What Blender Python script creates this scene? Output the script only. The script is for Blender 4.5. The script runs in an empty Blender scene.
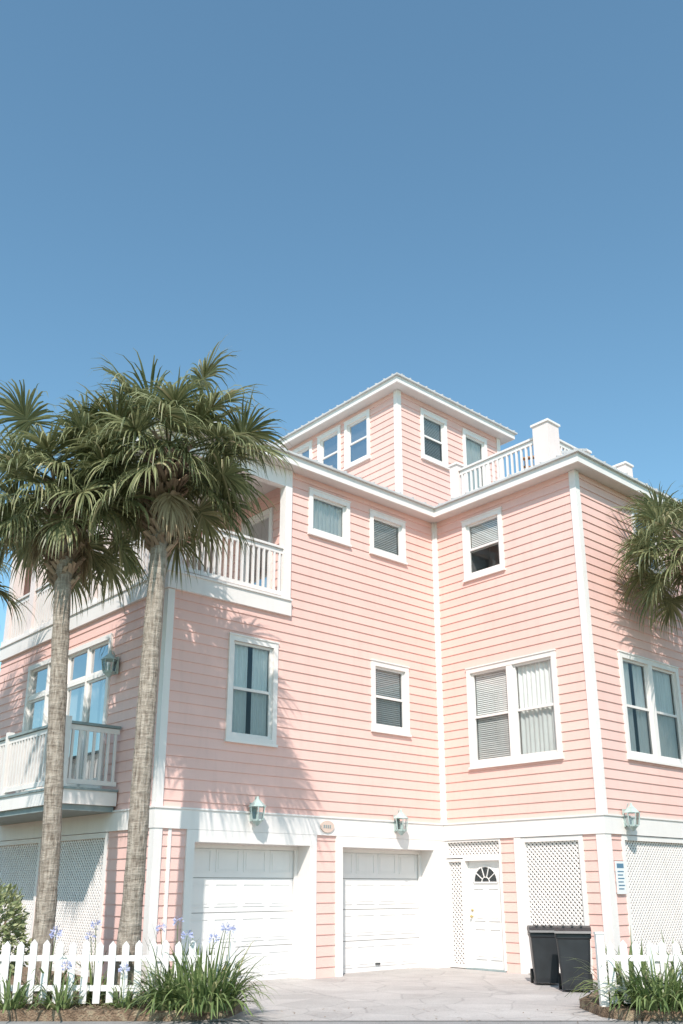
import bpy, math, random
from mathutils import Vector, Matrix, noise
random.seed(4)
S=bpy.context.scene
S.view_settings.view_transform='Standard'; S.view_settings.look='None'; S.view_settings.exposure=0
R=math.radians
# ------------------------------------------------------------------ materials
def newmat(n):
    m=bpy.data.materials.new(n); m.use_nodes=True
    nt=m.node_tree; b=nt.nodes['Principled BSDF']; return m,nt,b
def paint(name,col,rough=.55,var=.06,scale=3.0,bump=.0,island=0.0,grime=0.0,spec=.4,bscale=60):
    m,nt,b=newmat(name); N=nt.nodes; L=nt.links
    tc=N.new('ShaderNodeTexCoord'); nz=N.new('ShaderNodeTexNoise'); nz.inputs['Scale'].default_value=scale; nz.inputs['Detail'].default_value=6
    L.new(tc.outputs['Object'],nz.inputs['Vector'])
    mr=N.new('ShaderNodeMapRange'); mr.inputs['From Min'].default_value=.3; mr.inputs['From Max'].default_value=.7
    mr.inputs['To Min'].default_value=1-var; mr.inputs['To Max'].default_value=1+var
    L.new(nz.outputs['Fac'],mr.inputs['Value'])
    val=mr.outputs[0]
    if island>0:
        g=N.new('ShaderNodeNewGeometry'); m2=N.new('ShaderNodeMapRange'); m2.inputs['To Min'].default_value=1-island; m2.inputs['To Max'].default_value=1+island
        L.new(g.outputs['Random Per Island'],m2.inputs['Value']); mm=N.new('ShaderNodeMath'); mm.operation='MULTIPLY'
        L.new(val,mm.inputs[0]); L.new(m2.outputs[0],mm.inputs[1]); val=mm.outputs[0]
    if grime>0:
        mp=N.new('ShaderNodeMapping'); mp.inputs['Scale'].default_value=(3,3,.35); L.new(tc.outputs['Object'],mp.inputs['Vector'])
        n3=N.new('ShaderNodeTexNoise'); n3.inputs['Scale'].default_value=2.2; n3.inputs['Detail'].default_value=8; n3.inputs['Roughness'].default_value=.65; L.new(mp.outputs[0],n3.inputs['Vector'])
        m3=N.new('ShaderNodeMapRange'); m3.inputs['From Min'].default_value=.5; m3.inputs['From Max'].default_value=.8; m3.inputs['To Min'].default_value=1; m3.inputs['To Max'].default_value=1-grime
        L.new(n3.outputs['Fac'],m3.inputs['Value']); mm=N.new('ShaderNodeMath'); mm.operation='MULTIPLY'
        L.new(val,mm.inputs[0]); L.new(m3.outputs[0],mm.inputs[1]); val=mm.outputs[0]
    vm=N.new('ShaderNodeVectorMath'); vm.operation='SCALE'; vm.inputs[0].default_value=col; L.new(val,vm.inputs['Scale'])
    L.new(vm.outputs[0],b.inputs['Base Color']); b.inputs['Roughness'].default_value=rough
    b.inputs['Specular IOR Level'].default_value=spec
    if bump>0:
        nb=N.new('ShaderNodeTexNoise'); nb.inputs['Scale'].default_value=bscale; nb.inputs['Detail'].default_value=4; L.new(tc.outputs['Object'],nb.inputs['Vector'])
        bp=N.new('ShaderNodeBump'); bp.inputs['Strength'].default_value=bump; bp.inputs['Distance'].default_value=.01
        L.new(nb.outputs['Fac'],bp.inputs['Height']); L.new(bp.outputs[0],b.inputs['Normal'])
    return m
PINK=paint('pink_siding',(.82,.525,.462),.6,.03,1.2,.15,.03,.08)
WHITE=paint('white_trim',(.81,.755,.72),.5,.03,2,.08,.015,.07)
WHITE2=paint('garage_white',(.79,.755,.73),.45,.02,2,.03,0,.05)
CEIL=paint('porch_ceiling',(.70,.65,.62),.7,.03)
RAILM=paint('rail_white',(.78,.725,.69),.5,.04,3,.05,.03,.08)
POSTM=paint('post_pink_white',(.80,.68,.64),.5,.03,3,.05,.02,.05)
CAP=paint('patina_cap',(.25,.30,.30),.6,.12,5,.1)
ROOF=paint('roof_metal',(.56,.54,.53),.4,.08,3,.05,.03,.1)
DARK=paint('dark_interior',(.07,.07,.07),.9,.1)
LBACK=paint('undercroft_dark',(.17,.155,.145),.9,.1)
INTER=paint('room_interior',(.22,.20,.19),.9,.1)
CURT=paint('curtain_cloth',(.80,.79,.76),.85,.05,2)
BLIND=paint('window_blind',(.80,.77,.74),.6,.04,3,0,.05)
PATINA=paint('lantern_patina',(.42,.50,.47),.55,.15,12,.1)
BLACKP=paint('bin_plastic',(.022,.024,.027),.42,.25,4,.15,0,0,.5,90)
RUB=paint('rubber',(.02,.02,.02),.8,.1)
BRASS=paint('brass',(.5,.36,.14),.3,.05)
WOOD=paint('chair_wood',(.42,.22,.12),.6,.15,6,.1)
FENCEM=paint('fence_white',(.81,.775,.745),.55,.04,4,.08,.035,.1)
def glassmat(name,base,tint):
    m,nt,b=newmat(name); N=nt.nodes; L=nt.links
    out=[n for n in N if n.type=='OUTPUT_MATERIAL'][0]
    tr=N.new('ShaderNodeBsdfTransparent'); tr.inputs[0].default_value=tint
    gl=N.new('ShaderNodeBsdfGlossy'); gl.inputs['Roughness'].default_value=.015; gl.inputs['Color'].default_value=(.62,.64,.66,1)
    lw=N.new('ShaderNodeLayerWeight'); lw.inputs['Blend'].default_value=.25
    mr=N.new('ShaderNodeMapRange'); mr.inputs['To Min'].default_value=base; mr.inputs['To Max'].default_value=.85
    L.new(lw.outputs['Fresnel'],mr.inputs['Value'])
    tc=N.new('ShaderNodeTexCoord'); nz=N.new('ShaderNodeTexNoise'); nz.inputs['Scale'].default_value=1.5; L.new(tc.outputs['Object'],nz.inputs['Vector'])
    bp=N.new('ShaderNodeBump'); bp.inputs['Strength'].default_value=.05; bp.inputs['Distance'].default_value=.05; L.new(nz.outputs['Fac'],bp.inputs['Height']); L.new(bp.outputs[0],gl.inputs['Normal'])
    mx=N.new('ShaderNodeMixShader'); L.new(mr.outputs[0],mx.inputs[0]); L.new(tr.outputs[0],mx.inputs[1]); L.new(gl.outputs[0],mx.inputs[2])
    L.new(mx.outputs[0],out.inputs['Surface']); return m
GLASS=glassmat('window_glass',.08,(.93,.96,.96,1))
SCREEN=glassmat('screened_glass',.05,(.74,.77,.77,1))
def leafmat(name,c1,c2,c3=None,trans=.25,rough=.5):
    m,nt,b=newmat(name); N=nt.nodes; L=nt.links
    g=N.new('ShaderNodeNewGeometry'); cr=N.new('ShaderNodeValToRGB'); e=cr.color_ramp.elements
    e[0].color=(*c1,1); e[1].color=(*c2,1)
    if c3:
        x=cr.color_ramp.elements.new(.90); x.color=(*c2,1); cr.color_ramp.elements[-1].color=(*c3,1)
    L.new(g.outputs['Random Per Island'],cr.inputs[0]); L.new(cr.outputs[0],b.inputs['Base Color'])
    b.inputs['Roughness'].default_value=rough; b.inputs['Specular IOR Level'].default_value=.4
    if trans>0:
        out=[n for n in N if n.type=='OUTPUT_MATERIAL'][0]
        t=N.new('ShaderNodeBsdfTranslucent'); L.new(cr.outputs[0],t.inputs[0]); mx=N.new('ShaderNodeMixShader'); mx.inputs[0].default_value=trans
        L.new(b.outputs[0],mx.inputs[1]); L.new(t.outputs[0],mx.inputs[2]); L.new(mx.outputs[0],out.inputs['Surface'])
    return m
PALML=leafmat('palm_leaf',(.13,.15,.07),(.33,.335,.17),(.52,.45,.27),.3,.40)
DEADL=leafmat('dead_palm_leaf',(.26,.19,.11),(.44,.35,.22),None,.15,.7)
AGAP=leafmat('agapanthus_leaf',(.10,.15,.05),(.25,.31,.12),(.44,.40,.20),.3,.35)
FLOW=leafmat('agapanthus_flower',(.35,.38,.62),(.62,.64,.80),None,.3,.6)
SHRUB=leafmat('shrub_leaf',(.14,.18,.07),(.40,.42,.22),(.58,.58,.40),.25,.5)
TREEL=leafmat('tree_leaf',(.04,.06,.02),(.10,.13,.05),None,0,.6)
BOOT=leafmat('palm_boot',(.15,.10,.065),(.40,.29,.20),None,.0,.85)
GRASSM=leafmat('grass_blade',(.08,.12,.03),(.20,.22,.08),(.40,.33,.17),0,.6)
def trunkmat():
    m,nt,b=newmat('palm_trunk'); N=nt.nodes; L=nt.links
    tc=N.new('ShaderNodeTexCoord'); mp=N.new('ShaderNodeMapping'); mp.inputs['Scale'].default_value=(1.6,1.6,8); L.new(tc.outputs['Object'],mp.inputs[0])
    n=N.new('ShaderNodeTexNoise'); n.inputs['Scale'].default_value=2.5; n.inputs['Detail'].default_value=9; n.inputs['Roughness'].default_value=.7; L.new(mp.outputs[0],n.inputs[0])
    mp2=N.new('ShaderNodeMapping'); mp2.inputs['Scale'].default_value=(10,10,2.0); L.new(tc.outputs['Object'],mp2.inputs[0])
    n2=N.new('ShaderNodeTexNoise'); n2.inputs['Scale'].default_value=3; n2.inputs['Detail'].default_value=6; L.new(mp2.outputs[0],n2.inputs[0])
    ad=N.new('ShaderNodeMath'); ad.operation='ADD'; L.new(n.outputs['Fac'],ad.inputs[0]); L.new(n2.outputs['Fac'],ad.inputs[1])
    cr=N.new('ShaderNodeValToRGB'); e=cr.color_ramp.elements; e[0].position=.36; e[0].color=(.16,.12,.09,1); e[1].position=.60; e[1].color=(.47,.395,.325,1)
    h=N.new('ShaderNodeMath'); h.operation='MULTIPLY'; h.inputs[1].default_value=.5; L.new(ad.outputs[0],h.inputs[0]); L.new(h.outputs[0],cr.inputs[0])
    L.new(cr.outputs[0],b.inputs['Base Color']); b.inputs['Roughness'].default_value=.9
    bp=N.new('ShaderNodeBump'); bp.inputs['Strength'].default_value=.9; bp.inputs['Distance'].default_value=.04; L.new(ad.outputs[0],bp.inputs['Height']); L.new(bp.outputs[0],b.inputs['Normal'])
    return m
TRUNK=trunkmat()
def groundmat(name,cols,scale,bscale,bump=.5,cracks=False,dist=.03):
    m,nt,b=newmat(name); N=nt.nodes; L=nt.links
    tc=N.new('ShaderNodeTexCoord'); n=N.new('ShaderNodeTexNoise'); n.inputs['Scale'].default_value=scale; n.inputs['Detail'].default_value=10; n.inputs['Roughness'].default_value=.65; L.new(tc.outputs['Object'],n.inputs[0])
    cr=N.new('ShaderNodeValToRGB'); e=cr.color_ramp.elements; e[0].position=.35; e[0].color=(*cols[0],1); e[1].position=.65; e[1].color=(*cols[-1],1)
    if len(cols)==3: x=cr.color_ramp.elements.new(.5); x.color=(*cols[1],1)
    L.new(n.outputs['Fac'],cr.inputs[0]); v=N.new('ShaderNodeTexNoise'); v.inputs['Scale'].default_value=bscale; v.inputs['Detail'].default_value=5; L.new(tc.outputs['Object'],v.inputs[0])
    mr=N.new('ShaderNodeMapRange'); mr.inputs['From Min'].default_value=.3; mr.inputs['From Max'].default_value=.7; mr.inputs['To Min'].default_value=.85; mr.inputs['To Max'].default_value=1.1; L.new(v.outputs['Fac'],mr.inputs[0])
    val=mr.outputs[0]
    if cracks:
        nn=N.new('ShaderNodeTexNoise'); nn.inputs['Scale'].default_value=2.2; nn.inputs['Detail'].default_value=4; L.new(tc.outputs['Object'],nn.inputs[0])
        mx=N.new('ShaderNodeMix'); mx.data_type='VECTOR'; mx.inputs[0].default_value=.12; L.new(tc.outputs['Object'],mx.inputs[4]); L.new(nn.outputs['Color'],mx.inputs[5])
        vo=N.new('ShaderNodeTexVoronoi'); vo.feature='DISTANCE_TO_EDGE'; vo.inputs['Scale'].default_value=1.5; L.new(mx.outputs[1],vo.inputs['Vector'])
        m4=N.new('ShaderNodeMapRange'); m4.inputs['From Min'].default_value=0; m4.inputs['From Max'].default_value=.03; m4.inputs['To Min'].default_value=.80; m4.inputs['To Max'].default_value=1; L.new(vo.outputs['Distance'],m4.inputs[0])
        vc=N.new('ShaderNodeTexVoronoi'); vc.inputs['Scale'].default_value=1.5; L.new(mx.outputs[1],vc.inputs['Vector'])
        sp=N.new('ShaderNodeSeparateColor'); L.new(vc.outputs['Color'],sp.inputs[0])
        m5=N.new('ShaderNodeMapRange'); m5.inputs['To Min'].default_value=.92; m5.inputs['To Max'].default_value=1.05; L.new(sp.outputs[0],m5.inputs[0])
        for o in (m4,m5):
            mm=N.new('ShaderNodeMath'); mm.operation='MULTIPLY'; L.new(val,mm.inputs[0]); L.new(o.outputs[0],mm.inputs[1]); val=mm.outputs[0]
    vm=N.new('ShaderNodeVectorMath'); vm.operation='SCALE'; L.new(cr.outputs[0],vm.inputs[0]); L.new(val,vm.inputs['Scale'])
    L.new(vm.outputs[0],b.inputs['Base Color']); b.inputs['Roughness'].default_value=.9
    bp=N.new('ShaderNodeBump'); bp.inputs['Strength'].default_value=bump; bp.inputs['Distance'].default_value=dist; L.new(v.outputs['Fac'],bp.inputs['Height']); L.new(bp.outputs[0],b.inputs['Normal'])
    return m
CONC=groundmat('driveway_concrete',[(.41,.375,.355),(.51,.475,.45)],.9,60,.25,True,.004)
ASPH=groundmat('asphalt',[(.24,.23,.22),(.32,.31,.30)],1.5,120,.4,False,.005)
MULCH=groundmat('mulch',[(.12,.075,.045),(.26,.17,.11),(.38,.30,.20)],9,45,1.0,False,.04)
GROUND=groundmat('ground_grass',[(.12,.14,.06),(.26,.25,.15)],.5,20,.5)
SIGNW=paint('sign_face',(.78,.78,.77),.4,.02); SIGNB=paint('sign_blue',(.10,.20,.30),.4,.02)
# ------------------------------------------------------------------ mesh builder
class MB:
    def __init__(s): s.v=[]; s.f=[]
    def poly(s,*pts):
        i=len(s.v); s.v+= [tuple(p) for p in pts]; s.f.append(tuple(range(i,i+len(pts))))
    def box(s,x0,x1,y0,y1,z0,z1):
        if x0>x1:x0,x1=x1,x0
        if y0>y1:y0,y1=y1,y0
        i=len(s.v)
        s.v+=[(x0,y0,z0),(x1,y0,z0),(x1,y1,z0),(x0,y1,z0),(x0,y0,z1),(x1,y0,z1),(x1,y1,z1),(x0,y1,z1)]
        s.f+=[tuple(i+k for k in q) for q in [(0,3,2,1),(4,5,6,7),(0,1,5,4),(1,2,6,5),(2,3,7,6),(3,0,4,7)]]
    def obox(s,c,a,b,d):
        c=Vector(c);a=Vector(a);b=Vector(b);d=Vector(d); i=len(s.v)
        for sd in (-1,1):
            for (p,q) in ((-1,-1),(1,-1),(1,1),(-1,1)): s.v.append(tuple(c+a*p+b*q+d*sd))
        s.f+=[tuple(i+k for k in q) for q in [(0,3,2,1),(4,5,6,7),(0,1,5,4),(1,2,6,5),(2,3,7,6),(3,0,4,7)]]
    def beam(s,p,q,w,h):
        p=Vector(p);q=Vector(q);t=(q-p); up=Vector((0,0,1))
        if abs(t.normalized().z)>.95: up=Vector((0,1,0))
        sd=t.cross(up).normalized(); u=sd.cross(t).normalized()
        s.obox((p+q)/2,sd*w/2,u*h/2,t/2)
    def tube(s,pts,rad,n=12,cap=True):
        rings=[]
        for k,p in enumerate(pts):
            p=Vector(p); t=(Vector(pts[min(k+1,len(pts)-1)])-Vector(pts[max(k-1,0)])).normalized()
            a=t.orthogonal().normalized() if abs(t.z)<.9 else Vector((1,0,0)).cross(t).normalized(); b=t.cross(a)
            i=len(s.v)
            for j in range(n):
                an=2*math.pi*j/n; s.v.append(tuple(p+(a*math.cos(an)+b*math.sin(an))*rad[k]))
            rings.append(i)
        for k in range(len(rings)-1):
            for j in range(n):
                s.f.append((rings[k]+j,rings[k]+(j+1)%n,rings[k+1]+(j+1)%n,rings[k+1]+j))
        if cap:
            s.f.append(tuple(rings[0]+j for j in range(n))); s.f.append(tuple(rings[-1]+j for j in range(n)))
    def ribbon(s,pts,ws,side):
        i=len(s.v); side=Vector(side)
        for p,w in zip(pts,ws):
            p=Vector(p); s.v.append(tuple(p-side*w)); s.v.append(tuple(p+side*w))
        for k in range(len(pts)-1): s.f.append((i+2*k,i+2*k+1,i+2*k+3,i+2*k+2))
    def build(s,name,mat,parent=None,smooth=False,bevel=0):
        me=bpy.data.meshes.new(name); me.from_pydata(s.v,[],s.f); me.materials.append(mat); me.update()
        if smooth: me.polygons.foreach_set('use_smooth',[True]*len(me.polygons))
        o=bpy.data.objects.new(name,me); bpy.context.collection.objects.link(o)
        if parent: o.parent=parent
        if bevel:
            m=o.modifiers.new('b','BEVEL'); m.width=bevel; m.segments=2; m.limit_method='ANGLE'
        return o
def empty(name):
    o=bpy.data.objects.new(name,None); bpy.context.collection.objects.link(o); return o
def W(d,r,z=0): return Vector((.6639*d+.7478*r,.7478*d-.6639*r,z))
FD=Vector((.6639,.7478,0)); RD=Vector((.7478,-.6639,0))
# ------------------------------------------------------------------ house
house=empty('pink_beach_house')
sid=MB(); trim=MB(); white2=MB(); gl=MB(); scr=MB(); dark=MB(); room=MB(); curt=MB(); blind=MB(); ceil=MB(); rail=MB(); cap=MB(); roof=MB(); latt=MB(); lback=MB(); posts=MB()
def P(f,u,z,o):
    return (u,f[1]-o,z) if f[0]=='y' else (f[1]-o,u,z)
def fbox(mb,f,u0,u1,z0,z1,o0,o1):
    if f[0]=='y': mb.box(u0,u1,f[1]-o1,f[1]-o0,z0,z1)
    else: mb.box(f[1]-o1,f[1]-o0,u0,u1,z0,z1)
EX=.185; LAP=.018
def siding(f,u0,u1,z0,z1,holes=(),ph=0.0):
    za=math.floor((z0-ph)/EX)*EX+ph
    while za<z1:
        zb=za+EX
        cuts=sorted({max(za,z0),min(zb,z1)}|{h[k] for h in holes for k in (2,3) if max(za,z0)<h[k]<min(zb,z1)})
        for c0,c1 in zip(cuts[:-1],cuts[1:]):
            if c1-c0<1e-4: continue
            mid=(c0+c1)/2; iv=[(u0,u1)]
            for h in holes:
                if h[2]<mid<h[3]:
                    n=[]
                    for a,b in iv:
                        if h[1]<=a or h[0]>=b: n.append((a,b)); continue
                        if a<h[0]: n.append((a,h[0]))
                        if b>h[1]: n.append((h[1],b))
                    iv=n
            o0=LAP*(1-(c0-za)/EX); o1=LAP*(1-(c1-za)/EX)
            for a,b in iv:
                if c0-za<1e-4:
                    i=len(sid.v); sid.v+=[P(f,a,c0,0),P(f,b,c0,0),P(f,b,c0,o0),P(f,a,c0,o0),P(f,b,c1,o1),P(f,a,c1,o1)]
                    sid.f+=[(i,i+1,i+2,i+3),(i+3,i+2,i+4,i+5)]
                else: sid.poly(P(f,a,c0,o0),P(f,b,c0,o0),P(f,b,c1,o1),P(f,a,c1,o1))
        za=zb
def unit(f,u0,u1,z0,z1,style,hung=True):
    s=.045
    fbox(trim,f,u0,u0+s,z0,z1,-.06,-.012); fbox(trim,f,u1-s,u1,z0,z1,-.06,-.012)
    fbox(trim,f,u0+s,u1-s,z0,z0+s+.015,-.06,-.012); fbox(trim,f,u0+s,u1-s,z1-s,z1,-.06,-.012)
    zm=(z0+z1)/2
    if hung:
        fbox(trim,f,u0+s,u1-s,zm-.025,zm+.025,-.065,-.008)
        gl.poly(P(f,u0+s,zm,-.04),P(f,u1-s,zm,-.04),P(f,u1-s,z1-s,-.04),P(f,u0+s,z1-s,-.04))
        scr.poly(P(f,u0+s,z0+s,-.03),P(f,u1-s,z0+s,-.03),P(f,u1-s,zm,-.03),P(f,u0+s,zm,-.03))
    else: gl.poly(P(f,u0+s,z0+s,-.04),P(f,u1-s,z0+s,-.04),P(f,u1-s,z1-s,-.04),P(f,u0+s,z1-s,-.04))
    D=-.75
    room.poly(P(f,u0,z0,D),P(f,u1,z0,D),P(f,u1,z1,D),P(f,u0,z1,D))
    for a in (u0,u1): room.poly(P(f,a,z0,-.06),P(f,a,z1,-.06),P(f,a,z1,D),P(f,a,z0,D))
    for z in (z0,z1): room.poly(P(f,u0,z,-.06),P(f,u1,z,-.06),P(f,u1,z,D),P(f,u0,z,D))
    def drape(a,b,zz0,zz1):
        n=max(8,int((b-a)/.018)); pr=None
        ph=random.random()*6
        for k in range(n+1):
            u=a+(b-a)*k/n; o=-.105+.018*math.sin(k*1.05+ph)+.010*math.sin(k*.37+ph)
            q=(P(f,u,zz0,o),P(f,u,zz1,o))
            if pr: curt.poly(pr[0],q[0],q[1],pr[1])
            pr=q
    w=(u1-u0)
    if style=='drape': drape(u0+.02,u1-.02,z0,z1)
    elif style=='open': drape(u0+.02,u0+w*.46,z0,z1); drape(u1-w*.44,u1-.02,z0,z1)
    elif style=='half': drape(u0+.02,u0+w*.62,z0,z1)
    elif style in('blind','blindhalf'):
        zz=z1-.03; lim=z0+.03 if style=='blind' else zm-.05
        while zz>lim:
            blind.poly(P(f,u0+.05,zz,-.092),P(f,u1-.05,zz,-.092),P(f,u1-.05,zz-.036,-.078),P(f,u0+.05,zz-.036,-.078)); zz-=.042
def window(f,u0,u1,z0,z1,styles=('drape',),hung=True,cw=.10):
    h=(u0+cw,u1-cw,z0+cw+.03,z1-cw)
    fbox(trim,f,u0,u0+cw,z0+.045,z1,-.02,.045); fbox(trim,f,u1-cw,u1,z0+.045,z1,-.02,.045)
    fbox(trim,f,u0+cw,u1-cw,z1-cw,z1,-.02,.042)
    fbox(trim,f,u0-.02,u1+.02,z0,z0+.045,-.02,.07); fbox(trim,f,u0+cw,u1-cw,z0+.045,z0+cw+.03,-.02,.04)
    fbox(trim,f,u0-.015,u1+.015,z1,z1+.025,-.01,.06)
    for a,b in ((h[0]-.002,h[0]+.012),(h[1]-.012,h[1]+.002)): fbox(trim,f,a,b,h[2],h[3],-.07,-.0)
    n=len(styles); mw=.13 if n>1 else 0
    w=(h[1]-h[0]-mw*(n-1))/n
    for k,st in enumerate(styles):
        a=h[0]+k*(w+mw); unit(f,a+.012,a+w-.012,h[2],h[3],st,hung)
        if k<n-1: fbox(trim,f,a+w-.012,a+w+mw+.012,h[2],h[3],-.06,.036)
    return h
def lattice(f,u0,u1,z0,z1,frame=.09,o=-.03):
    fbox(trim,f,u0,u0+frame,z0,z1,-.06,.03); fbox(trim,f,u1-frame,u1,z0,z1,-.06,.03)
    fbox(trim,f,u0+frame,u1-frame,z1-frame,z1,-.06,.028); fbox(trim,f,u0+frame,u1-frame,z0,z0+frame,-.06,.028)
    a0,a1,b0,b1=u0+frame-.01,u1-frame+.01,z0+frame-.01,z1-frame+.01; sp=.092; hw=.0175
    nrm=Vector(P(f,0,0,1))-Vector(P(f,0,0,0))
    for sgn,oo in ((1,o),(-1,o-.012)):
        k=(a0-b1) if sgn>0 else (a0+b0)
        end=(a1-b0) if sgn>0 else (a1+b1)
        while k<end:
            if sgn>0: zs=max(b0,a0-k); ze=min(b1,a1-k); us,ue=zs+k,ze+k
            else: zs=max(b0,k-a1); ze=min(b1,k-a0); us,ue=k-zs,k-ze
            if ze-zs>.02:
                p=Vector(P(f,us,zs,oo)); q=Vector(P(f,ue,ze,oo)); t=q-p; sd=t.cross(nrm).normalized()
                latt.obox((p+q)/2,sd*hw,nrm*.005,t/2)
            k+=sp
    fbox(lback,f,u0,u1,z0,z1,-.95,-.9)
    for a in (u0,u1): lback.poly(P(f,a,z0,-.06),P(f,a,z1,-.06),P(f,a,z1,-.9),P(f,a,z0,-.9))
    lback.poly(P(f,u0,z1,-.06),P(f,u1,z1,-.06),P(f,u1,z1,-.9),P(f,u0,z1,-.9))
F1=('y',13.5); R1=('x',14.9); R2=('y',9.58); L1=('x',7.9); T1=('x',14.68); T2=('y',14.4); PI=('x',10.7)
XE=24.0; YE=21.0
PX=10.42
# --- front face
h=[window(F1,9.20,10.33,4.04,6.02,('open',)), window(F1,12.80,13.90,4.6,6.1,('blind',)),
   window(F1,11.06,12.2,8.48,9.5,('drape',),False), window(F1,12.80,13.90,8.48,9.5,('blind',),False)]
siding(F1,7.9,PX+.05,2.82,6.66,h); siding(F1,PX+.05,14.9,2.82,9.76,h)
# --- garages
gh=[(8.65,11.17,0,2.3),(11.98,14.52,0,2.3)]
siding(F1,7.9,14.9,0,2.5,gh)
REC=.36
def garage(u0,u1,zt):
    f=F1
    fbox(trim,f,u0-.16,u0,0,zt+.0,-.02,.045); fbox(trim,f,u1,u1+.16,0,zt,-.02,.045)
    fbox(trim,f,u0-.16,u1+.16,zt,2.497,-.02,.047)
    fbox(trim,f,u0-.03,u0+.0,0,zt,-REC-.05,-.021); fbox(trim,f,u1,u1+.03,0,zt,-REC-.05,-.021)
    fbox(trim,f,u0,u1,zt-.001,zt+.03,-REC-.05,-.021)
    fbox(trim,f,u0,u0+.07,0,zt-.002,-REC,-REC+.04); fbox(trim,f,u1-.07,u1,0,zt-.002,-REC,-REC+.04); fbox(trim,f,u0+.07,u1-.07,zt-.08,zt-.002,-REC,-REC+.038)
    rows=4; cols=4; sh=(zt)/rows
    for r in range(rows):
        za=r*sh+.005; zb=(r+1)*sh-.005
        fbox(white2,f,u0,u1,za,zb,-REC-.06,-REC-.012)
        cwid=(u1-u0-.14)/cols
        for c in range(cols):
            a2=u0+.07+c*cwid+.055; b2=u0+.07+(c+1)*cwid-.055; z2,z3=za+.09,zb-.09
            t=.020
            for q in ((a2,b2,z2,z2+t),(a2,b2,z3-t,z3),(a2,a2+t,z2+t,z3-t),(b2-t,b2,z2+t,z3-t)):
                fbox(white2,f,*q,-REC-.014,-REC-.002)
            fbox(white2,f,a2+.05,b2-.05,z2+.05,z3-.05,-REC-.014,-REC-.004)
    fbox(room,f,u0,u1,0,zt,-REC-.1,-REC-.065)
    fbox(dark,f,(u0+u1)/2-.06,(u0+u1)/2+.06,.12,.15,-REC-.012,-REC+.02)
for g in gh: garage(g[0],g[1],2.3)
fbox(trim,F1,8.14,8.20,0,2.5,-.01,.03)
fbox(trim,F1,14.68,14.86,0,2.5,-.01,.04)
# --- right wing left face
h=[window(R1,11.47,12.6,8.06,9.5,('blindhalf',)), window(R1,10.34,12.66,3.92,6.07,('drape','blind'))]
siding(R1,9.58,13.5,2.82,9.76,h)
lattice(R1,12.97,13.42,.02,2.12,.05); lattice(R1,11.97,13.42,2.14,2.495,.04)
lattice(R1,10.04,11.46,.02,2.49)
fbox(trim,R1,11.46,11.62,0,2.49,-.02,.04)
siding(R1,9.58,13.5,0,2.5,[(11.97,13.42,0,2.5),(10.04,11.46,0,2.5)])
door=MB(); ug0,ug1=11.97,12.97
fbox(trim,R1,ug0,ug0+.05,0,2.14,-.12,.03); fbox(trim,R1,ug1-.05,ug1,0,2.14,-.12,.03); fbox(trim,R1,ug0+.05,ug1-.05,2.08,2.14,-.12,.03)
d0,d1=ug0+.05,ug1-.05; fbox(door,R1,d0,d1,.03,2.08,-.13,-.08)
fbox(cap,R1,ug0,ug1,0,.028,-.12,.06)
dm=(d0+d1)/2
for (a,b,z0,z1) in ((d0+.12,dm-.05,.2,.78),(dm+.05,d1-.12,.2,.78),(d0+.12,dm-.05,.92,1.55),(dm+.05,d1-.12,.92,1.55)):
    t=.02
    for q in ((a,b,z0,z0+t),(a,b,z1-t,z1),(a,a+t,z0+t,z1-t),(b-t,b,z0+t,z1-t)): fbox(door,R1,*q,-.085,-.065)
    fbox(door,R1,a+.05,b-.05,z0+.05,z1-.05,-.085,-.07)
fan=MB(); fan.poly(*[P(R1,dm+.3*math.cos(math.pi*k/16),1.66+.3*math.sin(math.pi*k/16),-.076) for k in range(17)])
fan.build('door_fanlight',SCREEN,house); dark2=MB(); dark2.poly(*[P(R1,dm+.3*math.cos(math.pi*k/16),1.66+.3*math.sin(math.pi*k/16),-.0785) for k in range(17)]); dark2.build('door_fanlight_backing',DARK,house)
for k in range(16):
    a0,a1=math.pi*k/16,math.pi*(k+1)/16
    door.beam(P(R1,dm+.31*math.cos(a0),1.66+.31*math.sin(a0),-.07),P(R1,dm+.31*math.cos(a1),1.66+.31*math.sin(a1),-.07),.02,.03)
    if k<8 : door.beam(P(R1,dm+.1*math.cos(math.pi*k/8),1.66+.1*math.sin(math.pi*k/8),-.07),P(R1,dm+.1*math.cos(math.pi*(k+1)/8),1.66+.1*math.sin(math.pi*(k+1)/8),-.07),.015,.015)
door.beam(P(R1,dm-.31,1.655,-.07),P(R1,dm+.31,1.655,-.07),.02,.03)
for an in (36,72,108,144): door.beam(P(R1,dm+.1*math.cos(R(an)),1.66+.1*math.sin(R(an)),-.07),P(R1,dm+.3*math.cos(R(an)),1.66+.3*math.sin(R(an)),-.07),.014,.016)
door.build('entry_door',WHITE2,house)
kn=MB(); kn.tube([P(R1,d1-.07,1.0,-.08),P(R1,d1-.07,1.0,-.05),P(R1,d1-.07,1.0,-.03),P(R1,d1-.07,1.0,-.01)],[.012,.012,.03,.02]); kn.tube([P(R1,d1-.07,1.12,-.08),P(R1,d1-.07,1.12,-.06)],[.025,.025]); kn.build('door_knob',BRASS,house,True)
# --- right wing right face
h=[window(R2,15.9,18.2,3.92,6.07,('open','drape')), window(R2,16.95,18.15,8.06,9.5,('blind',)), window(R2,20,21.2,4.2,6.07,('drape',))]
siding(R2,14.9,XE,2.82,9.76,h)
lattice(R2,15.42,18.6,.02,2.49); lattice(R2,18.8,22,.02,2.49)
siding(R2,14.9,XE,0,2.5,[(15.42,18.6,0,2.5),(18.8,22,0,2.5)])
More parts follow.
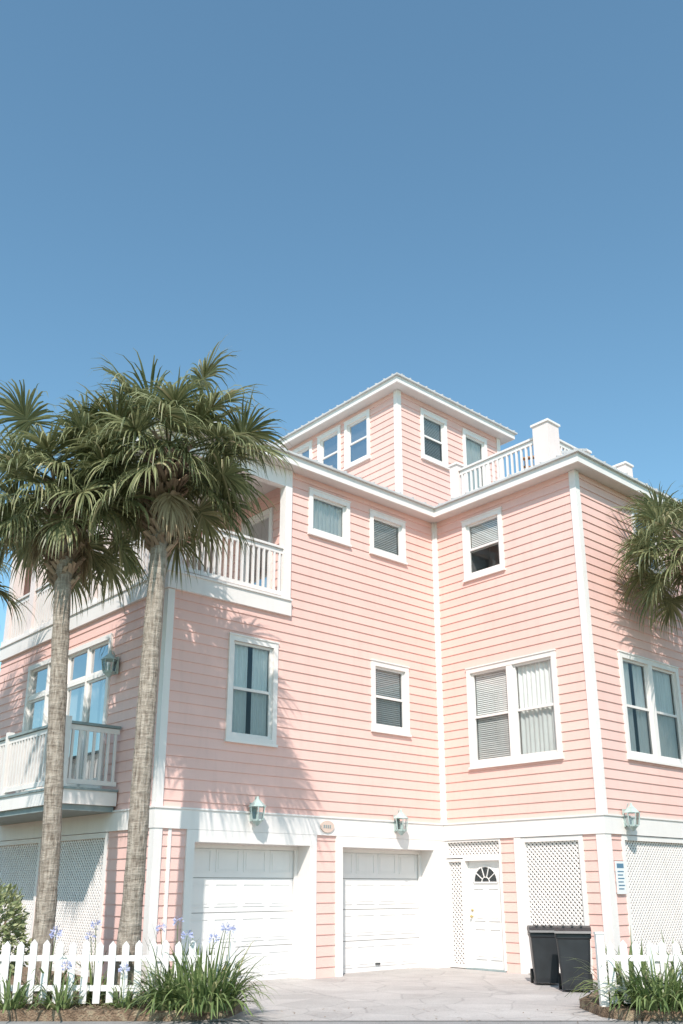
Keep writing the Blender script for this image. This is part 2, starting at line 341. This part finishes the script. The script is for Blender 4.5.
# --- left face
Lh=[(15.55,19.15,3.2,6.1)]
siding(L1,13.5,YE,2.82,6.66,Lh)
def cas(f,u0,u1,z0,z1,c=.1):
    fbox(trim,f,u0-c,u0,z0,z1,-.02,.05); fbox(trim,f,u1,u1+c,z0,z1,-.02,.05); fbox(trim,f,u0-c,u1+c,z1,z1+c,-.02,.055)
cas(L1,15.55,19.15,3.2,6.1)
for a,b in ((15.55,16.42),(16.46,17.33),(17.37,18.24),(18.28,19.15)):
    unit(L1,a,b,5.5,6.1,'none',False); unit(L1,a,b,3.22,5.42,'open',False)
    fbox(trim,L1,a,b,5.42,5.5,-.06,.02); fbox(trim,L1,b,b+.04,3.2,6.1,-.06,.03) if b<19 else None
    fbox(trim,L1,a+.05,b-.05,3.285,3.5,-.055,-.015)
lattice(L1,15.05,17.6,.1,2.49); lattice(L1,17.78,20.4,.1,2.49)
siding(L1,13.5,YE,0,2.5,[(15.05,17.6,0,2.5),(17.78,20.4,0,2.5)])
# --- bands at first floor
trim.box(7.85,14.85,13.45,13.53,2.5,2.82); trim.box(7.85,7.93,13.531,YE,2.5,2.82)
trim.box(14.85,14.93,9.53,13.449,2.5,2.82); trim.box(14.931,XE,9.53,9.61,2.5,2.82)
trim.box(7.83,14.83,13.43,13.53,2.821,2.85); trim.box(14.83,14.93,9.51,13.429,2.821,2.85); trim.box(14.931,XE,9.51,9.61,2.821,2.85); trim.box(7.83,7.93,13.531,YE,2.821,2.85)
def corner(x,y,z0,z1,w=.14,sx=1,sy=1,p=.037): trim.box(x-p,x+w*sx,y-p,y+w*sy,z0,z1)
corner(7.9,13.5,2.851,6.62,.10); corner(7.9,13.5,0,2.499,.12); corner(14.9,9.58,2.851,9.745,.11); corner(14.9,9.58,0,2.499,.16)
trim.box(14.81,14.898,13.46,13.51,2.851,9.745); trim.box(14.862,14.91,13.39,13.459,2.851,9.745)
corner(14.68,14.4,9.97,13.64,.10)
trim.box(14.862,14.91,13.43,13.459,0,2.499)
# --- third floor corner porch
trim.box(7.83,PX+.19,13.43,13.56,6.63,6.93); trim.box(7.83,7.96,13.561,YE,6.63,6.93)
trim.box(7.80,PX+.19,13.40,13.56,6.931,6.97); trim.box(7.80,7.96,13.561,YE,6.931,6.97)
ceil.box(7.97,10.7,13.57,YE,6.70,6.95)
trim.box(PX,PX+.17,13.44,13.62,6.971,9.745)
ceil.box(7.9,10.7,13.5,YE,9.62,9.66)
trim.box(7.86,PX,13.46,13.62,9.36,9.745); trim.box(7.86,8.0,13.621,YE,9.36,9.745)
ph=[(14.3,15.2,6.97,9.1),(16.2,18.2,6.97,9.2)]
siding(PI,13.62,YE,6.95,9.62,ph)
for a,b,c,d in ph:
    cas(PI,a,b,c,d)
    n=1 if b-a<1 else 2
    for k in range(n): unit(PI,a+(b-a)/n*k,a+(b-a)/n*(k+1),c,d,'open',False)
cols=[(7.86,13.46),(7.86,16.35),(7.86,19.4),(7.86,YE-.3)]
for k,(x,y) in enumerate(cols):
    posts.box(x,x+.26,y,y+.26,6.971,9.359)
    trim.box(x-.03,x+.29,y-.03,y+.29,6.972,7.1)
def balustrade(p,q,z0,z1,cw=.12,capm=None,sp=.125,w=.042):
    p=Vector(p);q=Vector(q); L=(q-p).length; t=(q-p)/L; n=int(L/sp)
    (capm or rail).beam(p+Vector((0,0,z1)),q+Vector((0,0,z1)),cw,.045)
    rail.beam(p+Vector((0,0,z1-.075)),q+Vector((0,0,z1-.075)),.045,.09)
    rail.beam(p+Vector((0,0,z0+.1)),q+Vector((0,0,z0+.1)),.045,.08)
    sd=Vector((-t.y,t.x,0))
    for k in range(n):
        c=p+t*(L*(k+.5)/n); rail.obox(c+Vector((0,0,(z0+z1)/2)),t*w/2,sd*w/2,Vector((0,0,(z1-z0)/2-.1)))
balustrade((8.13,13.53,0),(PX,13.53,0),6.97,8.02)
for a,b in ((13.73,16.34),(16.62,19.39),(19.67,YE-.3)): balustrade((7.93,a,0),(7.93,b,0),6.97,8.02)
# --- second floor side balcony
bx,by0,by1=6.78,14.8,19.9
trim.box(bx,7.86,by0,by1,2.92,3.16); cap.box(bx-.03,7.86,by0-.03,by1+.03,3.161,3.2); cap.box(bx+.06,7.84,by0+.06,by1-.06,2.82,2.919)
for (x,y) in ((bx+.06,by0+.06),(bx+.06,by0+2.5),(bx+.06,by1-.06)):
    rail.box(x-.06,x+.06,y-.06,y+.06,3.2,4.4)
balustrade((bx+.12,by0+.06,0),(7.85,by0+.06,0),3.2,4.3,.13,cap)
balustrade((bx+.06,by0+.12,0),(bx+.06,by0+2.44,0),3.2,4.3,.13,cap); balustrade((bx+.06,by0+2.56,0),(bx+.06,by1-.12,0),3.2,4.3,.13,cap)
# --- eaves and roofs
ceil.box(7.6,14.62,13.2,13.52,9.75,9.77); ceil.box(7.6,7.92,13.521,YE,9.75,9.77); ceil.box(14.6,14.92,9.28,13.199,9.75,9.77); ceil.box(14.921,XE,9.28,9.6,9.75,9.77); ceil.box(14.621,14.92,13.2,13.52,9.75,9.77)
trim.box(7.58,14.58,13.18,13.22,9.74,9.93); trim.box(7.58,7.62,13.221,YE,9.74,9.93); trim.box(14.58,14.62,9.26,13.22,9.74,9.93); trim.box(14.621,XE,9.26,9.30,9.74,9.93)
roof.box(7.52,14.52,13.12,13.4,9.931,9.975); roof.box(7.52,7.8,13.401,YE,9.931,9.975); roof.box(14.521,14.8,9.2,13.4,9.931,9.975); roof.box(14.801,XE,9.2,9.5,9.931,9.975)
def frustum(mb,x0,x1,y0,y1,z0,ix0,ix1,iy0,iy1,z1):
    b=[(x0,y0,z0),(x1,y0,z0),(x1,y1,z0),(x0,y1,z0)]; t=[(ix0,iy0,z1),(ix1,iy0,z1),(ix1,iy1,z1),(ix0,iy1,z1)]
    for k in range(4): mb.poly(b[k],b[(k+1)%4],t[(k+1)%4],t[k])
    mb.poly(*t)
frustum(roof,7.54,15.5,13.14,YE+.3,9.973,10.5,15.3,15.6,19,10.75)
frustum(roof,14.54,XE+.2,9.22,YE+.3,9.971,15.0,XE-.3,9.7,YE-.2,10.12)
k=7.7
while k<14.5: roof.beam((k,13.125,9.985),(k,14.6,10.36),.025,.05); k+=.41
k=9.3
while k<13.3: roof.beam((14.525,k,9.985),(15.0,k,10.14),.025,.05); k+=.41
k=14.7
while k<XE: roof.beam((k,9.205,9.985),(k,9.7,10.14),.025,.05); k+=.41
# --- tower
TX,TY=18.75,19.2
h=[window(T1,15.4,16.38,12.08,13.48,('blind',)),window(T1,16.55,17.5,12.08,13.48,('blind',)),window(T1,17.75,18.7,12.08,13.48,('drape',))]
siding(T1,14.4,TY,9.97,13.66,h)
h=[window(T2,15.5,16.5,11.98,13.4,('blind',)),window(T2,17.15,18.15,10.3,13.4,('drape',),False)]
siding(T2,14.68,TX,9.97,13.66,h)
corner(TX-.1,14.4,9.97,13.64,.1)
sid.box(TX-.02,TX,14.42,TY,9.97,13.66); sid.box(14.7,TX,TY-.02,TY,9.97,13.66)
o=.3
ceil.box(14.68-o,TX+o,14.4-o,14.42,13.65,13.67); ceil.box(14.68-o,14.7,14.421,TY+o,13.65,13.67); ceil.box(TX-.01,TX+o,14.421,TY+o,13.65,13.67)
trim.box(14.36,TX+.32,14.08,14.12,13.64,13.80); trim.box(14.36,14.40,14.121,TY+.32,13.64,13.80); trim.box(TX+.28,TX+.32,14.121,TY+.32,13.64,13.8)
roof.box(14.30,TX+.38,14.02,14.3,13.801,13.84); roof.box(14.30,14.6,14.301,TY+.38,13.801,13.84); roof.box(TX+.1,TX+.38,14.301,TY+.38,13.801,13.84)
frustum(roof,14.31,TX+.37,14.03,TY+.37,13.839,16.6,16.8,16.4,16.9,14.6)
k=14.5
while k<TX+.3: roof.beam((k,14.02,13.85),(k,14.5,13.99),.025,.045); k+=.3
k=14.2
while k<TY+.3: roof.beam((14.3,k,13.85),(14.75,k,13.99),.025,.045); k+=.3
# --- roof deck railing
ZD=10.12
def post(x,y,w=.2,zt=11.42):
    posts.box(x-w/2,x+w/2,y-w/2,y+w/2,ZD,zt); trim.box(x-w/2-.03,x+w/2+.03,y-w/2-.03,y+w/2+.03,zt+.001,zt+.05)
post(15.12,10.34,.40,11.12); post(15.1,12.9,.22,11.08); post(18.2,10.34,.30,11.14); post(16.6,10.34,.16,10.98)
balustrade((15.1,10.54,0),(15.1,12.78,0),ZD+.05,10.94); balustrade((15.32,10.34,0),(16.52,10.34,0),ZD+.05,10.94); balustrade((16.68,10.34,0),(18.06,10.34,0),ZD+.05,10.94)
balustrade((15.22,12.9,0),(16.9,14.3,0),ZD+.05,10.94)
balustrade((18.2,10.49,0),(18.2,14.3,0),ZD+.05,10.94)
# --- closing walls, back
sid.box(7.92,XE,YE-.05,YE,0,9.9) ; sid.box(XE-.05,XE,9.6,YE-.06,0,9.9)
sid.box(10.72,10.76,13.7,YE-.1,2.9,6.9)
# number plaque
pl=MB(); n=20; cx,cz=11.57,2.66
pl.v=[P(F1,cx+.17*math.cos(2*math.pi*k/n),cz+.11*math.sin(2*math.pi*k/n),o2) for o2 in (.05,.075) for k in range(n)]
pl.f=[tuple(range(n,2*n))]+[(k,(k+1)%n,n+(k+1)%n,n+k) for k in range(n)]
pl.build('house_number_plaque',paint('plaque',(.66,.50,.42),.5,.05),house)
nm=MB()
for k,u in enumerate((-.09,-.04,.01,.06)): fbox(nm,F1,cx+u-.010,cx+u+.018,cz-.03,cz+.03,.07,.08)
nm.build('house_number',CAP,house)
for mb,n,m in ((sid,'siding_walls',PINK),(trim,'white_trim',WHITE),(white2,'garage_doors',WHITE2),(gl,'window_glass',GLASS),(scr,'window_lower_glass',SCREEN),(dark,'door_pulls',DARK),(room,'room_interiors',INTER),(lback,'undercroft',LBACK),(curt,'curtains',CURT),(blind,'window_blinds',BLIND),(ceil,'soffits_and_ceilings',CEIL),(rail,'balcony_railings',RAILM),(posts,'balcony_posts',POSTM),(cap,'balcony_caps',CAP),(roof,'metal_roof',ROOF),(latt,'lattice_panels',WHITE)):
    mb.build(n,m,house)
# ------------------------------------------------------------------ lanterns
def lantern(f,u,z,k=1.0):
    e=empty('wall_lantern'); b=MB(); g=MB()
    o=Vector(P(f,0,0,1))-Vector(P(f,0,0,0)); s=Vector(P(f,1,0,0))-Vector(P(f,0,0,0)); c=Vector(P(f,u,z,.0)); up=Vector((0,0,1))
    b.obox(c+o*.06,s*.06,up*.16,o*.02)
    b.tube([c+o*.07+up*.1,c+o*.14+up*.26,c+o*.2+up*.24],[.012]*3,8)
    q=c+o*.2
    def ring(z0,r0,z1,r1): b.tube([q+up*z0,q+up*z1],[r0,r1],6)
    ring(.10,.155,.22,.03); ring(.22,.03,.27,.018); ring(.085,.16,.10,.155); ring(-.16,.11,-.13,.115); ring(-.24,.02,-.16,.10)
    for j in range(6):
        an=2*math.pi*j/6; v=s*math.cos(an)+o*math.sin(an); b.beam(q+v*.11-up*.14,q+v*.145+up*.09,.014,.014)
        w=s*math.cos(an+math.pi/3)+o*math.sin(an+math.pi/3)
        g.poly(q+v*.107-up*.13,q+w*.107-up*.13,q+w*.14+up*.085,q+v*.14+up*.085)
    b.tube([q-up*.13,q+up*.0],[.02,.02],8)
    b.build('lantern_frame',PATINA,e); g.build('lantern_glass',GLASS,e)
lantern(F1,9.82,2.84); lantern(F1,13.42,2.80); lantern(R2,15.55,2.80)
lantern(L1,15.15,5.5)
# sign
sg=empty('wall_sign'); b=MB(); fbox(b,R2,15.1,15.38,1.45,2.02,.03,.05); b.build('sign_board',SIGNW,sg)
b=MB(); fbox(b,R2,15.13,15.35,1.90,1.98,.05,.053)
for k in range(6): fbox(b,R2,15.14,15.34-.03*(k%2),1.83-k*.06,1.85-k*.06,.05,.053)
b.build('sign_lettering',SIGNB,sg)
# ------------------------------------------------------------------ bins
def bin_(loc,rot,s=1.0,sx_=1.0,col=BLACKP):
    e=empty('wheeled_trash_bin'); e.location=loc; e.rotation_euler=(0,0,rot); e.scale=(s*sx_,s*sx_,s)
    b=MB()
    lv=[(.04,.23,.24),(.12,.24,.255),(.78,.285,.305),(.80,.305,.325),(.86,.305,.325),(.862,.29,.31)]
    rings=[]
    for z,a,c in lv:
        i=len(b.v); r=.05
        for (sx,sy,st) in ((1,1,0),(-1,1,90),(-1,-1,180),(1,-1,270)):
            for k in range(4):
                an=R(st+k*30); b.v.append((sx*(a-r)+r*math.cos(an),sy*(c-r)+r*math.sin(an)+(.03*(z-.04)),z))
        rings.append(i)
    for k in range(len(rings)-1):
        for j in range(16): b.f.append((rings[k]+j,rings[k]+(j+1)%16,rings[k+1]+(j+1)%16,rings[k+1]+j))
    b.f.append(tuple(rings[0]+j for j in range(16)))
    b.build('bin_body',col,e,False,.006)
    l=MB()
    prof=[(-.36,.87),(-.345,.905),(-.2,.955),(.05,.975),(.25,.955),(.34,.93),(.36,.88)]
    for (y0,z0),(y1,z1) in zip(prof[:-1],prof[1:]): l.poly((-.31,y0,z0),(.31,y0,z0),(.31,y1,z1),(-.31,y1,z1))
    for x in (-.31,.31): l.poly(*[(x,y,z) for y,z in prof])
    l.poly((-.31,-.36,.868),(.31,-.36,.868),(.31,.36,.868),(-.31,.36,.868))
    for x in (-.15,0,.15): l.box(x-.02,x+.02,-.2,.22,.955,.985)
    l.build('bin_lid',col,e,False,.008)
    h=MB(); h.tube([(-.25,.37,.84),(.25,.37,.84)],[.018,.018],10); h.box(-.27,-.23,.3,.39,.8,.87); h.box(.23,.27,.3,.39,.8,.87); h.build('bin_handle',col,e)
    w=MB()
    for x in (-.29,.24): w.tube([(x,.27,.12),(x+.05,.27,.12)],[.12,.12],20)
    w.tube([(-.28,.27,.12),(.28,.27,.12)],[.015,.015],8); w.build('bin_wheels',RUB,e)
bin_((13.62,10.12,.006),R(-48),.96,.86); bin_((13.12,9.18,.006),R(-54),1.0,.92)
# ------------------------------------------------------------------ deck chair
e=empty('wooden_deck_chair'); e.location=(15.75,11.0,10.13); e.rotation_euler=(0,0,R(210)); b=MB()
for x in (-.25,.25):
    b.box(x-.03,x+.03,-.3,-.24,0,.62); b.beam((x,.3,0),(x,-.3,.4),.05,.08); b.box(x-.06,x+.06,-.34,.38,.6,.63); b.beam((x,.28,0),(x,.30,.6),.05,.05)
for k in range(5): b.beam((-.27,-.28+k*.12,.42-.04*k),(.27,-.28+k*.12,.42-.04*k),.1,.02)
for k in range(5): x=-.22+k*.11; b.beam((x,.2,.25),(x*1.15,.48,1.12-abs(k-2)*.04),.09,.02)
b.build('chair_slats',WOOD,e)
# ------------------------------------------------------------------ ground
def sheet(name,pts,z,mat,th=0):
    m=MB(); top=[(p[0],p[1],z) for p in pts]; m.poly(*top)
    if th:
        for k in range(len(pts)):
            a,c=top[k],top[(k+1)%len(pts)]; m.poly(a,c,(c[0],c[1],z-th),(a[0],a[1],z-th))
    return m.build(name,mat)
sheet('ground',[(-600,-600),(600,-600),(600,600),(-600,600)],-.02,GROUND)
sheet('street',[W(12.28,-150),W(12.28,150),W(3.5,150),W(3.5,-150)],0,ASPH,.0)
sheet('driveway',[W(12.285,-1.9),(8.0,13.6),(8.0,14.2),(15.3,14.2),(15.3,9.4),(14.6,9.2),W(12.285,3.7)],.006,CONC,.0)
sheet('garden_bed',[W(12.3,-60),W(12.3,-1.75),W(12.5,-1.45),W(13.2,-1.3),(8.25,13.3),(8.25,13.48),(7.88,13.48),(7.88,60),(-40,60)],.12,MULCH,.15)
sheet('garden_bed',[W(12.3,60),W(12.3,3.5),W(12.6,3.3),W(13.5,3.25),(14.5,9.2),(14.88,9.56),(60,9.56)],.12,MULCH,.15)
sheet('sidewalk',[W(3.4,-150),W(3.4,150),W(1.8,150),W(1.8,-150)],.1,CONC,.12)
# ------------------------------------------------------------------ fence
def fence(d,r0,r1,zb,endpost=None):
    b=MB(); r=r0
    while r<r1:
        tilt=random.uniform(-.008,.008); c=W(d+random.uniform(-.004,.004),r,zb); w=.045; hh=.80+random.uniform(-.014,.014); t=.011
        pr=[(-w,.04),(w,.04),(w+tilt,hh-.055),(tilt,hh),(-w+tilt,hh-.055)]
        i=len(b.v)
        for o in (-t,t):
            for (a,z) in pr: b.v.append(tuple(c+RD*a+Vector((0,0,z))-FD*(.03+o)))
        b.f+=[tuple(range(i,i+5)),tuple(range(i+9,i+4,-1))]+[(i+k,i+(k+1)%5,i+5+(k+1)%5,i+5+k) for k in range(5)]
        r+=.172
    for z in (.22,.58): b.beam(W(d,r0-.1,zb+z),W(d,r1,zb+z),.035,.07)
    r=r0+.6
    while r<r1: c=W(d+.06,r,zb); b.obox(c+Vector((0,0,.36)),RD*.045,FD*.045,Vector((0,0,.38))); r+=2.0
    if endpost is not None:
        c=W(d,endpost,zb); b.obox(c+Vector((0,0,.42)),RD*.05,FD*.05,Vector((0,0,.46))); b.obox(c+Vector((0,0,.89)),RD*.06,FD*.06,Vector((0,0,.012)))
    b.build('picket_fence',FENCEM)
fence(12.72,-9.0,-1.35,.115); fence(12.72,3.5,9.0,.115,3.38)
# ------------------------------------------------------------------ palms
G=Vector((0,0,-1))
def palm(base,head,R0,nf,seed,scale=1.0,low=-.62):
    rnd=random.Random(seed); e=empty('palm_tree'); base=Vector(base); head=Vector(head)
    t=MB(); n=34; pts=[]; rad=[]
    for k in range(n+1):
        s=k/n; p=base.lerp(head,s); p+=Vector((math.sin(s*3+seed)*.05,math.cos(s*2.4+seed)*.05-.05,0))*min(1,s*4)*(1 if s<.9 else (1-s)*10)
        pts.append(p); r=R0*(1.18-.25*min(1,s*5))*(1-.10*s)+.006*rnd.uniform(-1,1); rad.append(r)
    t.tube(pts,rad,18); t.build('trunk',TRUNK,e,True)
    # criss-cross leaf boots on the upper trunk
    b=MB(); nb=230
    for k in range(nb):
        s=k/nb; an=k*2.39996; z=head.z-1.7*(1-s)+.1; rr=R0*(.95+.95*s)
        tt=max(0,min(1,(z-base.z)/(head.z-base.z))); c=base.lerp(head,tt); c.z=z
        v=Vector((math.cos(an),math.sin(an),0)); up=Vector((0,0,1)); sd=v.cross(up)
        lean=.55 if k%2 else -.55
        dr=(v*(.45+.3*rnd.random())+up*.8+sd*(lean+rnd.uniform(-.15,.15))).normalized(); L=rnd.uniform(.10,.19)*scale*(.8+.5*s)
        b.obox(c+v*rr*.85+dr*L*.5,sd*.030,dr.cross(sd).normalized()*.016,dr*L)
    b.build('leaf_boots',BOOT,e)
    lf=MB(); dl=MB(); pet=MB()
    for i in range(nf):
        s=(i+.5)/nf; an=i*2.39996+rnd.uniform(-.3,.3)
        el=math.asin(max(-1,min(1,.93-(.93-low)*s)))+rnd.uniform(-.15,.15)
        dead=(s>.88 and rnd.random()<.45); m=dl if dead else lf
        if dead: el=-1.05
        d=Vector((math.cos(an)*math.cos(el),math.sin(an)*math.cos(el),math.sin(el)))
        p=head+Vector((0,0,.15-.3*s))+Vector((d.x,d.y,0))*R0*.8
        L=rnd.uniform(.45,1.05)*scale*(.55 if dead else 1); pp=[p.copy()]; dd=d.copy()
        for k in range(6):
            dd=(dd+G*.085*(1+.3*s)).normalized(); p=p+dd*L/6; pp.append(p.copy())
        side=dd.cross(Vector((0,0,1)))
        if side.length<.05: side=Vector((1,0,0))
        side=(side.normalized()+Vector((0,0,rnd.uniform(-.9,.9)))).normalized()
        side=(side-dd*side.dot(dd)).normalized(); nr=side.cross(dd)
        pet.tube(pp,[.016]*4+[.012]*3,5,False)
        nl=48; FL=rnd.uniform(.66,.94)*scale*(.8 if dead else 1); fold=rnd.uniform(.1,.6)
        for j in range(nl):
            a=-1+2*j/(nl-1); ph=a*R(125)*(.45 if dead else 1)
            l=FL*(1-.25*abs(a)**1.5)*rnd.uniform(.8,1.1)
            st=dd*math.cos(ph)+side*math.sin(ph)+nr*(fold*abs(math.sin(ph))*(1 if nr.z>0 else -1))
            st.normalize(); q=pp[-1]+dd*.18*(1-abs(a))*scale; qs=[q.copy()]; dv=st.copy(); ns=5
            droop=rnd.uniform(.12,.46)*(1+.2*s)
            for k in range(ns):
                dv=(dv+G*droop*(.10+(k/ns)**1.7*3.8)+Vector((rnd.uniform(-1,1),rnd.uniform(-1,1),rnd.uniform(-1,1)))*.06).normalized(); q=q+dv*l/ns; qs.append(q.copy())
            w=st.cross(nr)
            if w.length<.1: w=side
            w=(w.normalized()+nr*rnd.uniform(-.8,.8)).normalized()
            m.ribbon(qs,[.006,.018,.0185,.013,.007,.001],w)
    pet.build('petioles',PALML,e,True); lf.build('fronds',PALML,e)
    if dl.v: dl.build('dead_fronds',DEADL,e)
    return e
palm(W(13.0,-2.88,.05),W(13.0,-2.74,8.0),.15,64,3,1.10,-.42)
palm(W(13.3,-4.10,.05),W(13.35,-4.36,7.55),.145,60,8,1.08,-.55)
palm((5.0,18.2,.05),(5.0,18.1,7.7),.17,46,5,1.2,-.6)
palm((17.0,8.15,.05),(16.9,8.15,8.2),.16,48,11,1.08,-.5)
# ------------------------------------------------------------------ agapanthus etc
def agap(c,rad,hgt,n,seed,flowers=0,name='agapanthus_plant',mat=None):
    rnd=random.Random(seed); e=empty(name); m=MB(); c=Vector(c)
    for k in range(n):
        an=rnd.uniform(0,6.283); rr=rad*.55*math.sqrt(rnd.random()); p=c+Vector((math.cos(an)*rr,math.sin(an)*rr,0))
        a2=an+rnd.uniform(-.8,.8); el=rnd.uniform(.65,1.5); L=hgt*rnd.uniform(.65,1.35)
        d=Vector((math.cos(a2)*math.cos(el),math.sin(a2)*math.cos(el),math.sin(el))); pts=[p.copy()]
        g=rnd.uniform(.18,.5)
        for j in range(6): d=(d+G*g*(.3+j*.22)).normalized(); p=p+d*L/6; p.z=max(p.z,c.z+.01); pts.append(p.copy())
        sd=Vector((-math.sin(a2),math.cos(a2),rnd.uniform(-.3,.3))).normalized(); w=rnd.uniform(.010,.018)
        m.ribbon(pts,[w*.8,w,w*1.1,w,w*.8,w*.5,.001],sd)
    m.build('leaves',mat or AGAP,e)
    if flowers:
        st=MB(); fl=MB()
        for k in range(flowers):
            an=rnd.uniform(0,6.283); rr=rad*.4*rnd.random(); p=c+Vector((math.cos(an)*rr,math.sin(an)*rr,.1)); q=p+Vector((rnd.uniform(-.15,.15),rnd.uniform(-.15,.15),hgt*rnd.uniform(1.0,1.3)))
            st.tube([p,(p+q)/2+Vector((.01,.01,0)),q],[.008,.006,.005],5)
            for j in range(34):
                v=Vector((rnd.gauss(0,1),rnd.gauss(0,1),rnd.gauss(.3,.8))).normalized(); a=q+v*.03; bb=q+v*rnd.uniform(.06,.085); s2=v.orthogonal().normalized()
                fl.ribbon([a,(a+bb)/2,bb],[.002,.006,.016],s2)
        st.build('flower_stalks',AGAP,e); fl.build('flowers',FLOW,e)
Z=.12
agap(W(12.42,-1.72,Z),.66,.74,380,1,3); agap(W(12.5,-2.15,Z),.45,.64,180,21,1)
agap(W(12.45,-3.55,Z),.25,.36,60,2,1); agap(W(12.45,-4.15,Z),.25,.42,60,3,0); agap(W(12.5,-2.75,Z),.2,.3,45,4,1)
agap(W(13.1,-3.3,Z),.3,.7,50,9,2); agap(W(13.1,-2.3,Z),.3,.75,60,10,2); agap(W(13.0,-3.9,Z),.3,.7,40,12,2)
agap(W(12.45,4.0,Z),.55,.62,260,5,0); agap(W(12.45,4.55,Z),.55,.6,230,6,0); agap(W(13.0,3.75,Z),.4,.75,150,7,0); agap(W(12.5,5.3,Z),.5,.6,160,16,1)
agap(W(14.3,4.3,Z),.4,.6,90,17,0); agap(W(14.2,4.95,Z),.4,.7,90,18,0)
m=MB(); rnd=random.Random(9)
for k in range(2600):
    if rnd.random()<.7: c=W(rnd.uniform(12.33,14.5),rnd.uniform(-7,-1.85),Z)
    else: c=W(rnd.uniform(12.33,13.6),rnd.uniform(3.6,8),Z)
    if noise.noise(c*1.7)<.0: continue
    an=rnd.uniform(0,6.28); L=rnd.uniform(.04,.12); d=Vector((math.cos(an)*.5,math.sin(an)*.5,1))
    m.ribbon([c,c+d*L*.6,c+d*L+Vector((d.x,d.y,-.2))*L*.4],[.004,.004,.0005],Vector((-math.sin(an),math.cos(an),0)))
m.build('grass_tufts',GRASSM)
m=MB()
for k in range(5200):
    if rnd.random()<.7: c=W(rnd.uniform(12.32,14),rnd.uniform(-7,-1.7),Z)
    else: c=W(rnd.uniform(12.32,13.4),rnd.uniform(3.55,8),Z)
    an=rnd.uniform(0,6.28); v=Vector((math.cos(an),math.sin(an),rnd.uniform(-.3,.4))); m.ribbon([c+Vector((0,0,.008)),c+v*rnd.uniform(.03,.08)+Vector((0,0,.014))],[.008,.006],v.cross(Vector((0,0,1))).normalized())
for k in range(90):
    c=W(rnd.uniform(12.0,13.5),rnd.uniform(-1.6,3.4),.009); an=rnd.uniform(0,6.28); v=Vector((math.cos(an),math.sin(an),.1)); m.ribbon([c,c+v*rnd.uniform(.02,.06)],[.008,.004],v.cross(Vector((0,0,1))).normalized())
m.build('leaf_litter',leafmat('litter',(.10,.06,.035),(.42,.32,.22),None,0,.9))
def bush(name,c,rx,rz,n,seed,mat,ls=.035):
    rnd=random.Random(seed); m=MB(); c=Vector(c)
    for k in range(n):
        v=Vector((rnd.gauss(0,1),rnd.gauss(0,1),rnd.gauss(0,1))).normalized()
        rr=(.62+.38*rnd.random()**.5)*(1+.30*noise.noise(v*2.3+Vector((seed,0,0)))+.15*noise.noise(v*6))
        p=c+Vector((v.x*rx*rr,v.y*rx*rr,v.z*rz*rr))
        if p.z<.1: continue
        d=(v+Vector((rnd.uniform(-1,1),rnd.uniform(-1,1),rnd.uniform(-.6,1)))*.8).normalized(); s=d.orthogonal().normalized(); s=(s+d.cross(s)*rnd.uniform(-1,1)).normalized()
        l=ls*rnd.uniform(.7,1.5); m.ribbon([p,p+d*l,p+d*l*2],[l*.15,l*.5,l*.05],s)
    e=empty(name); m.build('foliage',mat,e)
    t=MB()
    for k in range(7):
        an=k*.9; t.tube([(c.x,c.y,.05),(c.x+math.cos(an)*rx*.3,c.y+math.sin(an)*rx*.3,c.z*.7),(c.x+math.cos(an)*rx*.6,c.y+math.sin(an)*rx*.6,c.z+rz*.3)],[.025,.018,.008],6)
    t.build('branches',BOOT,e)
bush('variegated_shrub',W(13.5,-5.05,.9),.62,.75,5200,2,SHRUB,.032)
bush('variegated_shrub',W(14.2,-6.3,.8),.8,.8,4000,4,SHRUB,.035)
m=MB(); rnd=random.Random(77)
for k in range(46):
    x=-40+k*1.9+rnd.uniform(-1,1); cx_=Vector((x,48+rnd.uniform(-5,5),rnd.uniform(1.5,3.5))); rr=rnd.uniform(1.8,3.4)
    for j in range(420):
        v=Vector((rnd.gauss(0,1),rnd.gauss(0,1),rnd.gauss(0,1))).normalized(); p=cx_+v*rr*(.55+.45*rnd.random())*(1+.3*noise.noise(v*3+cx_))
        if p.z<0: continue
        s=Vector((rnd.gauss(0,1),rnd.gauss(0,1),rnd.gauss(0,1))).normalized(); d=s.orthogonal().normalized(); m.ribbon([p,p+d*.2,p+d*.4],[.03,.16,.02],s)
m.build('background_trees',TREEL)
# ------------------------------------------------------------------ light
EL=R(45); dirv=Vector((1,.95,0)).normalized()*math.cos(EL)+Vector((0,0,-math.sin(EL)))
sl=bpy.data.lights.new('sun','SUN'); sl.energy=5.0; sl.angle=R(.5); sl.color=(1,.935,.87)
so=bpy.data.objects.new('sun',sl); so.rotation_euler=dirv.to_track_quat('-Z','Y').to_euler(); bpy.context.collection.objects.link(so); so.location=(0,0,30)
w=bpy.data.worlds.new('World'); S.world=w; w.use_nodes=True; nt=w.node_tree; bg=nt.nodes['Background']
sk=nt.nodes.new('ShaderNodeTexSky'); sk.sky_type='NISHITA'; sk.sun_disc=False; sk.sun_elevation=EL; sk.sun_rotation=math.atan2(-dirv.x,-dirv.y)
sk.altitude=0; sk.air_density=1.0; sk.dust_density=.5; sk.ozone_density=1.0
tn=nt.nodes.new('ShaderNodeVectorMath'); tn.operation='MULTIPLY'; tn.inputs[1].default_value=(1.10,1.44,1.36)
nt.links.new(sk.outputs[0],tn.inputs[0]); nt.links.new(tn.outputs[0],bg.inputs[0]); bg.inputs[1].default_value=.15
# ------------------------------------------------------------------ camera
c=bpy.data.cameras.new('camera'); c.lens=909/1024*36; c.sensor_width=36; c.shift_y=85/1024; c.clip_end=3000
co=bpy.data.objects.new('camera',c); co.location=(0,0,1.6); co.rotation_euler=(R(90+17.6),0,-R(41.6)); bpy.context.collection.objects.link(co); S.camera=co
